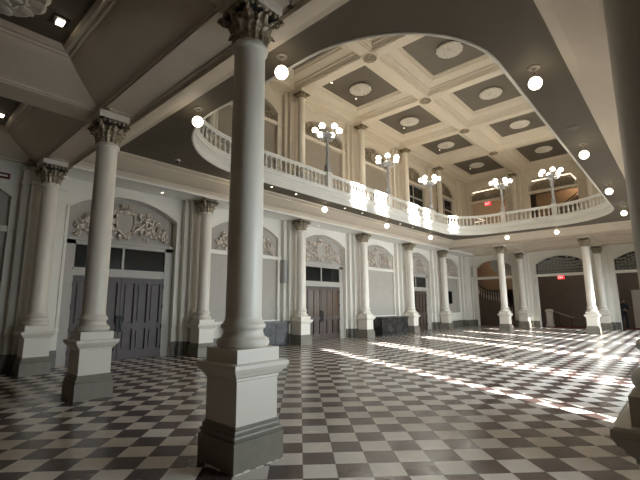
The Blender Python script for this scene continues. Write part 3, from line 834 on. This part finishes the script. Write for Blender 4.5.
# bosses at the beam crossings
bo = None
def boss():
    w = MB(); w.lathe([(.24, 0), (.26, -.03), (.22, -.06), (.16, -.05), (.12, -.09), (.02, -.12)], seg=24); o = w.build('ceiling_boss', 'bronze')
    w = MB()
    for k in range(8): a = k * PI / 4; w.ball((.18 * math.cos(a), .18 * math.sin(a), -.06), .05, 1.2, .7, .6, 8, 6, Matrix.Rotation(a, 3, 'Z'))
    w.build('leaves', 'bronze', o); return o
for k, (i, l) in enumerate(((3, 'nearest'), (4, 'second'), (5, 'third'), (6, 'farthest'))):
    o = boss() if bo is None else copy_tree(bo); bo = bo or o
    o.location = (BX[i], 7.73, ZU - .02); tag(o, 'dark bronze boss where high ceiling beams cross, %s of the four' % l, 'boss', 'beam crossing bosses')

# ------------------------------------------------------------------ globe pendants under the gallery
def pendant():
    o = empty('globe_pendant')
    w = MB(); w.lathe([(.095, 0), (.095, -.012), (.075, -.025), (.04, -.03), (.035, -.06)], seg=20); w.build('canopy', 'plinth', o)
    w = MB(); w.tube([(0, 0, -.05), (0, 0, -.17)], .012); w.lathe([(.02, -.155), (.04, -.165), (.045, -.185), (.03, -.19)], seg=14); w.build('stem', 'bronze', o)
    w = MB(); w.ball((0, 0, -.285), .106, seg=24, rings=16); w.build('globe', 'globe', o)
    return o
P0 = pendant(); first = True
PD = [((7.04, 1.49), 'lit globe pendant at upper right, largest and nearest on the right side'), ((11.45, 1.51), 'second lit globe pendant along the right side soffit'),
      ((15.9, 1.53), 'third lit globe pendant along the right side soffit'), ((20.25, 1.55), 'fourth lit globe pendant on the right side, nearest the close-up column edge'),
      ((3.95, 4.37), 'lit globe pendant just right of the foreground column capital'), ((3.98, 6.88), 'lit globe pendant beside the curved balcony corner at left'),
      ((7.2, 9.95), 'lit globe pendant hidden by the big foreground column'),
      ((11.32, 9.98), 'lit globe pendant under the left gallery, nearest of three'), ((15.75, 10.03), 'lit globe pendant under the left gallery, middle of three'),
      ((20.2, 10.08), 'lit globe pendant under the left gallery, near the far corner'),
      ((23.25, 7.05), 'small lit globe pendant under the far gallery, left one'), ((23.25, 4.62), 'small lit globe pendant under the far gallery, right one')]
for (x, y), l in PD:
    o = P0 if first else copy_tree(P0); first = False
    o.location = (x, y, ZS); tag(o, l, 'pendant light', 'globe pendants')

# recessed downlights
def spot_proto():
    w = MB(); w.lathe([(.038, 0), (.055, -.004), (.058, -.012), (.042, -.014)], seg=16, cap=False); o = w.build('recessed_downlight', 'white')
    w = MB(); w.lathe([(.036, -.003), (.036, -.008)], seg=16); w.build('lamp', 'spot', o); return o
SP = spot_proto(); first = True
def spot(x, y, z, label, group):
    global first
    o = SP if first else copy_tree(SP); first = False
    o.location = (x, y, z); tag(o, label, 'downlight', group)
for x, y in ((8.56, 9.9), (9.75, 9.95), (12.6, 10.0), (13.8, 10.0), (17.0, 10.05), (18.2, 10.05)):
    spot(x, y, ZS, 'tiny recessed downlight in the dark strip under the left gallery edge', 'gallery soffit downlights')
for x in (5.6, 7.8 + 4.9): spot(x, 11.55, 4.94, 'tiny recessed downlight in the wall beam underside above %s' % ('the mauve-grey doors' if x < 6 else 'the glazed brown doors'), 'wall beam downlights')
for i in (3, 4, 5, 6):
    x = RC[(i - 2) * 3][0]
    for dx, dy in (((-1.2, .65), (.6, .7)) if i == 3 else ((.62, .7),)):
        spot(x + dx, RC[(i - 2) * 3 + 2][1] + dy, 11.02, 'tiny lit downlight beside the left-row rosette of high coffer number %s' % ordn[i], 'high coffer downlights')
def square_spot(x, y, label):
    w = MB(); w.box(-.10, .10, -.10, .10, -.02, 0); o = w.build('square_spotlight', 'iron', smooth=False); o.location = (x, y, 5.58); tag(o, label, 'spotlight')
    w = MB(); w.box(-.045, .045, -.06, .06, -.05, -.02); w.build('lamp', 'spot', o, smooth=False)
square_spot(1.37, 6.26, 'lit square spotlight in the dark low coffer beside the big rosette')
square_spot(1.41, 10.45, 'lit square spotlight at the left edge in the second low coffer')

# ------------------------------------------------------------------ reliefs in the arches of the left wall
def relief(m, hw=1.25, H=.66, seed=1):
    """local: x along the wall, z up from the ledge, -y towards the hall"""
    o = empty('tympanum_relief'); rnd = random.Random(seed)
    w = MB()
    sh = [(-.20, .50), (-.10, .53), (0, .50), (.10, .53), (.20, .50), (.22, .36), (.17, .20), (0, .10), (-.17, .20), (-.22, .36)]
    w.loops([[(x * 1.0, 0, z) for x, z in sh], [(x * .95, -.05, z) for x, z in sh]], True, False, True); w.build('shield', 'panel' if m == 'relief' else 'upanel', o, smooth=False)
    w = MB()
    P = [Vector((x * 1.12, -.05, .33 + (z - .33) * 1.12)) for x, z in sh]; w.tube(P + [P[0]], .030, 7, False)
    for sx in (-1, 1):
        for cx, cz, r in ((.26, .52, .06), (.27, .16, .06), (.12, .05, .05), (.30, .34, .05)):
            spiral(w, (sx * cx, -.05, cz), Vector((sx, 0, 0)), Vector((0, 0, 1)), r, .020)
    for k in range(5):
        a = (k - 2) * .35; w.ball((.13 * math.sin(a) * 1.6, -.07, .60 + .07 * math.cos(a)), .035, .7, .7, 1.5, 8, 6, Matrix.Rotation(a, 3, 'Y'))
    w.ball((0, -.07, .57), .06, 1.6, .7, .6, 10, 6); w.ball((0, -.07, .06), .05, 1.2, .7, .9, 8, 6)
    w.build('cartouche', m, o)
    for sx in (-1, 1):
        w = MB()
        stem = [(.30, .22), (.45, .30), (.58, .42), (.72, .40), (.80, .26), (.92, .18), (1.06, .24), (1.14, .32)]
        w.tube([(sx * x * hw / 1.25, -.04, z) for x, z in stem], [.026, .024, .022, .02, .018, .016, .014, .01], 6)
        for cx, cz, r in ((.50, .18, .10), (.66, .52, .08), (.74, .16, .09), (.95, .36, .085), (1.12, .16, .06), (.44, .48, .07)):
            spiral(w, (sx * cx * hw / 1.25, -.05, cz), Vector((-sx, 0, 0)), Vector((0, 0, 1)), r, .020, 1.4)
        for k in range(58):
            x = rnd.uniform(.33, 1.22); zt = H * (1 - (x / 1.55) ** 2) ; z = rnd.uniform(.03, max(.1, zt - .03))
            w.ball((sx * x * hw / 1.25, -.045 - rnd.uniform(0, .03), z), rnd.uniform(.026, .042), 1.7, .5, .62, 7, 5, Matrix.Rotation(rnd.uniform(0, PI), 3, 'Y'))
        w.build('acanthus_scroll', m, o)
    return o
RF = relief('relief'); RF.location = (BXC[1], Y1 + .235, 3.44); RF.scale = (1.08, 1.3, 1.52)
tag(RF, 'silvery cartouche and acanthus relief in the arch above the mauve-grey doors', 'relief', 'ground floor arch reliefs')
for i, l in ((2, 'cartouche relief in the blank arch half hidden behind the big foreground column'), (3, 'cartouche relief in the arch above the glazed brown doors'),
             (4, 'cartouche relief in the blank arch above the black counter'), (5, 'cartouche relief in the arch above the narrow-looking brown doors right of the counter'),
             (6, 'relief in the last arch of the left wall, above the black wall screen')):
    copy_thing(RF, (BXC[i], Y1 + (.235 if i in DOORS else .065), 3.44), l)
RG = relief('relief2', seed=5); RG.location = (BXC[2], Y1 + .115, 9.18); RG.scale = (1.12, 1, 1.2)
tag(RG, 'dull bronze relief in the upper arch just right of the big foreground column', 'relief', 'upper arch reliefs')
for i, l in ((3, 'dull bronze relief in the upper arch behind the nearest lamp post'), (4, 'dull bronze relief in the upper arch behind the second lamp post'),
             (5, 'dull bronze relief in the upper arch behind the third lamp post'), (6, 'dull bronze relief in the last upper arch of the left side')):
    c = copy_thing(RG, (BXC[i], Y1 + .115, 9.18), l)
for k, (a, b) in enumerate(FO[:2]):
    c = copy_thing(RG, (X1 + .19, (a + b) / 2, 9.16), ('faint relief in the far upper arch above the exit sign', 'faint relief in the far upper arch behind the rightmost lamp post')[k], rz=-PI / 2); c.scale = (1.0, 1, 1.05)

# ------------------------------------------------------------------ counters, signs, fittings
def counter(x0, x1, y0, label):
    c = empty('bar_counter', ((x0 + x1) / 2, (y0 + 11.93) / 2, 0), label=label, cat='counter')
    hw = (x1 - x0) / 2; hd = (11.93 - y0) / 2
    w = MB(); w.box(-hw, hw, -hd, hd, .10, .80); w.box(-hw - .02, hw + .02, -hd - .02, hd, .80, .86)
    for f in range(1, 4): w.box(-hw + f * hw / 2 - .02, -hw + f * hw / 2 + .02, -hd - .012, -hd, .1, .8)
    w.build('cabinet', 'counter', c, smooth=False)
    w = MB(); w.box(-hw + .04, hw - .04, -hd + .04, hd, 0, .10); w.build('kick', 'black', c, smooth=False)
    w = MB(); w.box(-hw - .05, hw + .05, -hd - .05, hd, .86, .92); w.build('counter_top', 'ctop', c, smooth=False)
counter(16.65, 19.1, 11.05, 'black marbled bar counter against the left wall between two columns')
counter(8.3, 10.85, 11.45, 'dark marbled bar counter half hidden behind the big foreground column base')

def wall_plate(T, x, y, z, w_, h_, d_, name, m, label, cat, child=None):
    pass
o = MB().box(-.09, .09, -.22, 0, -.62, .30).build('wall_speaker', 'frame', smooth=False); o.location = (10.97, Y1 + 0, 3.0); tag(o, 'slim grey wall-mounted speaker left of the first unobstructed wall column', 'speaker')
w = MB(); w.box(-.06, .06, -.235, -.22, -.57, .25); w.build('grille', 'steel', o, smooth=False)
w = MB(); w.box(-.03, .03, -.05, .05, .3, .38); w.build('bracket', 'iron', o, smooth=False)
o = MB().box(-.33, .33, -.09, -.02, -.45, .40).build('wall_screen', 'iron', smooth=False); o.location = (26.3, Y1 + .02, 2.0); tag(o, 'black wall screen right of the last wall column', 'screen')
w = MB(); w.box(-.30, .30, -.095, -.09, -.42, .37); w.build('screen_glass', 'glass', o, smooth=False)
o = MB().box(28.95, 29.12, 0, 0.01, 0, 1).build('wall_speaker', 'frame', smooth=False) if 0 else None
o = MB().box(-.16, 0, -.10, .10, -.45, .32).build('wall_speaker', 'frame', smooth=False); o.location = (X1 - .0, 11.62, 3.95); tag(o, 'small grey wall speaker at the left end of the far wall above the impost', 'speaker')
w = MB(); w.box(-.17, -.16, -.07, .07, -.4, .27); w.build('grille', 'steel', o, smooth=False)

def ext_sign(loc, rz, label, sc=1.0, text='EXIT'):
    o = empty('exit_sign', loc, rz, label, 'exit sign')
    w = MB(); w.box(-.17, .17, -.03, .03, -.10, .10); w.build('sign_box', 'exit', o, smooth=False)
    # letters built from strokes
    w = MB(); s = .13; x = -.13
    for ch in text:
        st = {'E': ((0, 0, 0, 1), (0, 0, .7, 0), (0, .5, .6, .5), (0, 1, .7, 1)), 'X': ((0, 0, .7, 1), (0, 1, .7, 0)), 'I': ((.2, 0, .2, 1),), 'T': ((.35, 0, .35, 1), (0, 1, .7, 1))}[ch]
        for a, b, c, d in st: w.tube([(x + a * .075, -.032, -.055 + b * .11), (x + c * .075, -.032, -.055 + d * .11)], .007, 4)
        x += .045 if ch == 'I' else .072
    w.build('letters', 'exitw', o)
    o.scale = (sc, sc, sc)
ext_sign((X1 + .16, 5.92, 3.19), -PI / 2, 'red EXIT sign in the middle ground floor opening of the far wall', 1.05)
ext_sign((X1 + .30, 10.2, 8.86), -PI / 2, 'red EXIT sign in the upper far arch behind the lamp post', 1.25)
o = MB().box(-.22, .22, -.04, 0, -.07, .07).build('dark_red_sign', 'exitd', smooth=False); o.location = (1.72, Y1, 4.66); tag(o, 'small unlit dark red sign on the wall at the left edge', 'sign')
w = MB(); w.box(-.17, .17, -.045, -.04, -.02, .02); w.build('sign_stripe', 'white', o, smooth=False)

# dome cameras
def dome(loc, label):
    w = MB(); w.lathe([(.075, 0), (.075, -.03), (.06, -.05)], seg=16); o = w.build('security_camera', 'frame'); o.location = loc; tag(o, label, 'camera')
    w = MB(); w.ball((0, 0, -.05), .05, 1, 1, 1, 12, 8); w.build('dome', 'black', o)
dome((5.15, 9.85, ZS), 'dark dome security camera under the gallery beside the curved balcony')
dome((3.95, 11.55, 4.94), 'dark dome security camera on the wall beam above the left end of the mauve-grey doors')
for (x, y), l in (((3.65, 3.3), 'round flush ceiling speaker in the dark soffit near the top centre'), ((3.65, 8.6), 'round flush ceiling speaker in the dark soffit left of the curved balcony'), ((10.2, 1.5), 'round flush ceiling speaker in the dark soffit between two right-hand globes')):
    o = MB().lathe([(.14, 0), (.14, -.008), (.12, -.012), (.0, -.010)], seg=24).build('ceiling_speaker', 'dark2'); o.location = (x, y, ZS); tag(o, l, 'speaker')

# ------------------------------------------------------------------ stair lobby beyond the far wall
LX = X1 + .45
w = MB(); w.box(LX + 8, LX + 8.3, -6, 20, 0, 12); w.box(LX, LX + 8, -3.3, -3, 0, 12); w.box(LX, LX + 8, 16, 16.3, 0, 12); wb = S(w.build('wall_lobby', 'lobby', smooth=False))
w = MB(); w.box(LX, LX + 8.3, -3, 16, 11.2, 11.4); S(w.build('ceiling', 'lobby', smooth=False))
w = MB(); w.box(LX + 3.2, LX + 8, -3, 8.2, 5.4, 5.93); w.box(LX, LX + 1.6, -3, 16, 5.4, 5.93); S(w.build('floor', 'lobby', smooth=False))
w = MB(); w.box(LX + 3.0, LX + 3.2, 8.2, 16, 4.9, 11.2); w.box(LX + 2.9, LX + 3.05, 7.9, 16, 0, 1.6) if 0 else None
w.build('warm_wall', 'lobbyw', wb, smooth=False)
w = MB(); w.box(LX + 2.6, LX + 2.9, 5.75, 6.05, 0, 5.4); w.box(LX + 2.6, LX + 2.9, 4.2, 6.05, 2.75, 2.95); S(w.build('trim_60', 'cream', smooth=False))
# staircase rising to the left
st = empty('staircase', (LX + 1.9, 8.4, 0), label='staircase with balustrade rising to the left behind the far left opening', cat='staircase')
w = MB()
for k in range(20):
    ys = .98 + k * .118 if k < 10 else 3.1 + (k - 10) * .225
    w.box(0, 1.0, ys, 16 - 8.4, k * .165, (k + 1) * .165)
w.build('steps', 'carpet', st, smooth=False)
w = MB()
prof = [(.85, 0), (.85, .15), (2.14, 1.68), (3.1, 1.86), (5.0, 3.25), (6.9, 4.6), (6.9, 0)]
w.loops([[(-.12, y, z) for y, z in prof], [(0, y, z) for y, z in prof]], True, True, True); w.build('stringer', 'lobby', st, smooth=False)
w = MB(); rl = [(.9, .92), (2.14, 2.42), (3.1, 2.6), (5.0, 4.0)]
w.tube([(-.06, y, z) for y, z in rl], .05, 8); w.build('handrail', 'doorb', st)
for k in range(22):
    y = .95 + k * .18
    for (a, za), (b, zb_) in zip(rl, rl[1:]):
        if a <= y <= b: zt = za + (zb_ - za) * (y - a) / (b - a)
    w = MB(); w.lathe([(.03, zt - .73), (.05, zt - .5), (.02, zt - .25), (.035, zt - .04)], (-.06, y), 8); w.build('baluster', 'cream', st)
w = MB(); w.box(LX + 2.85, LX + 2.99, 8.2, 12.5, 2.6, 5.9) ; w.build('warm_wall', 'lobbyw', wb, smooth=False)
# newel and handrail going down, in the middle opening
nw = MB().square([(.22, 0), (.22, .12), (.17, .16), (.17, .95), (.22, 1.0), (.22, 1.06), (.12, 1.16)]).build('newel_post', 'cream', smooth=False); nw.location = (LX + .9, 7.05, 0); tag(nw, 'pale newel post standing on the red carpet left of the exit opening', 'newel post')
hr = MB(); hr.tube([(0, -.05, .98), (0, -1.0, .62), (0, -1.12, .60)], .035); hr = hr.build('handrail', 'steel'); hr.location = (LX + .9, 6.75, 0); tag(hr, 'bright metal handrail sloping down from the pale newel post', 'handrail')
w = MB()
for t_ in (.25, .95): w.tube([(0, -t_, 1.0 - .38 * t_), (0, -t_, 0)], .02)
w.build('upright', 'iron', hr)
# white service door with light beyond, far right opening
d = empty('door_9', (LX + 2.2, 1.9, 0), kind='structure')
w = MB(); w.box(0, .06, -1.0, .72, 0, 2.35); w.build('door_leaf', 'white', d, smooth=False)
w = MB(); w.box(-.03, 0, -.85, -.81, .95, 1.1); w.build('door_handle', 'iron', d, smooth=False)
w = MB(); w.box(-.02, 0, -.16, -.04, 1.62, 1.76); w.build('port', 'black', d, smooth=False)
w = MB(); w.box(.08, .3, -3, 6, 0, 5.4); w.build('partition', 'lobby', d, smooth=False)

w = MB(); w.box(LX + 2.6, LX + 2.75, 3.0, 7.6, 5.93, 9.6); w.build('warm_wall', 'lobbyw', wb, smooth=False)
w = MB(); q_ = [(7.3, 6.9), (7.3, 7.25), (4.3, 9.2), (3.2, 9.2), (3.2, 8.6)]
w.loops([[(0, y - 7.3, z - 6.9) for y, z in q_], [(.9, y - 7.3, z - 6.9) for y, z in q_]], True, True, True)
o = w.build('stair_flight', 'lobby', smooth=False); o.location = (LX + 1.65, 7.3, 6.9); tag(o, 'brown sloping stair flight seen through the far right upper arch, behind the lamp post', 'stairs')
w = MB(); w.tube([(-.04, -.1, .5), (-.04, -3.0, 2.45)], .035, 6)
w.build('handrail', 'doorb', o)
# strip lights in the upper lobby
def strip(pts, label):
    o = MB().tube(pts, .03, 6).build('strip_light', 'strip'); 
    c = Vector(pts[0]); o.data.transform(Matrix.Translation(-c)); o.location = c; tag(o, label, 'strip light')
    h_ = MB(); h_.tube([(0, 0, .10), tuple(Vector(pts[1]) - c + Vector((0, 0, .10)))], .012, 4); h_.build('mounting_rail', 'iron', o)
strip([(X1 - .035, 7.05, 9.82), (X1 - .035, 4.75, 9.86), (X1 - .035, 4.48, 9.42)], 'bent warm strip light in the far upper arch behind the rightmost lamp post')
strip([(X1 - .035, 11.15, 9.78), (X1 - .035, 9.1, 9.84)], 'straight warm strip light in the far upper arch left of the white lamp post')
strip([(LX + .6, 11.5, 8.15), (LX + .6, 10.8, 7.8), (LX + .6, 11.5, 7.75)], 'short V-shaped strip light low in the upper lobby above the far left corner')
def lobby_lamp(loc, pw, col=(1, .72, .45), r=.15):
    d = bpy.data.lights.new('lobby_light', 'POINT'); d.energy = pw; d.color = col; d.shadow_soft_size = r
    o = bpy.data.objects.new('lobby_light', d); COL.objects.link(o); o.location = loc
lobby_lamp((LX + 1.5, 10.5, 4.6), 26); lobby_lamp((LX + 1.4, 6, 4.9), 20, (1, .85, .7)); lobby_lamp((LX + 1.2, 1.2, 3.6), 12, (1, .93, .85))
lobby_lamp((LX + 1.6, 10, 9.6), 14); lobby_lamp((LX + 1.8, 5, 9.8), 40)

# ------------------------------------------------------------------ person in dark clothes
def person(loc, rz):
    root = empty('person', loc, rz, 'person in black clothes standing in the shade of the far right opening, arms folded', 'person')
    V = [(0, 0, .95), (0, .0, 1.15), (0, 0, 1.36), (0, .0, 1.48), (0, -.01, 1.56),
         (.10, 0, .88), (.115, -.01, .50), (.12, .02, .09), (.12, -.13, .03),
         (-.10, 0, .88), (-.125, .01, .50), (-.14, .03, .09), (-.15, -.12, .03),
         (.19, 0, 1.40), (.25, .02, 1.14), (.12, -.20, 1.10), (.02, -.22, 1.14),
         (-.19, 0, 1.40), (-.25, .02, 1.14), (-.12, -.19, 1.05), (-.01, -.22, 1.08)]
    E_ = [(0, 1), (1, 2), (2, 3), (3, 4), (0, 5), (5, 6), (6, 7), (7, 8), (0, 9), (9, 10), (10, 11), (11, 12), (2, 13), (13, 14), (14, 15), (15, 16), (2, 17), (17, 18), (18, 19), (19, 20)]
    Rr = [.15, .14, .15, .07, .055, .095, .065, .05, .04, .095, .065, .05, .04, .065, .052, .042, .035, .065, .052, .042, .035]
    me = bpy.data.meshes.new('body'); me.from_pydata(V, E_, []); o = bpy.data.objects.new('body', me); COL.objects.link(o); o.parent = root
    me.materials.append(MT['cloth'])
    sk = o.modifiers.new('skin', 'SKIN')
    for i, v in enumerate(me.skin_vertices[0].data): v.radius = (Rr[i], Rr[i] * (.75 if i < 3 else 1)); v.use_root = (i == 0)
    ss = o.modifiers.new('s', 'SUBSURF'); ss.levels = 1; ss.render_levels = 1
    for p in me.polygons: p.use_smooth = True
    w = MB(); w.ball((0, -.02, 1.66), .10, .80, .95, 1.18, 16, 12); w.ball((0, -.118, 1.65), .018, .8, 1.2, 1.5, 8, 6)
    for s in (-1, 1): w.ball((s * .082, -.01, 1.655), .022, .4, .8, 1.3, 8, 6)
    w.box(-.025, .025, -.112, -.105, 1.595, 1.603)
    hd = w.build('head', 'skin', root)
    w = MB(); w.ball((0, .0, 1.70), .108, .84, .95, 1.0, 16, 10); w.build('hair', 'hair', hd)
    for sx, c, dr in ((1, (.0, -.225, 1.145), -1), (-1, (.01, -.225, 1.085), 1)):
        w = MB(); w.ball(c, .04, 1.1, .45, .9, 10, 6)
        for k in range(4): w.tube([(c[0] + dr * .03, c[1] - .005, c[2] + .025 - k * .017), (c[0] + dr * .075, c[1] - .008, c[2] + .023 - k * .017), (c[0] + dr * (.10 - .006 * abs(k - 1)), c[1] + .01, c[2] + .02 - k * .017)], .009, 6)
        w.tube([(c[0], c[1], c[2] + .03), (c[0] + dr * .03, c[1] - .01, c[2] + .06)], .010, 6)
        w.build('hand', 'skin', root)
person((LX + .75, 2.98, 0), -PI / 2 + .5)
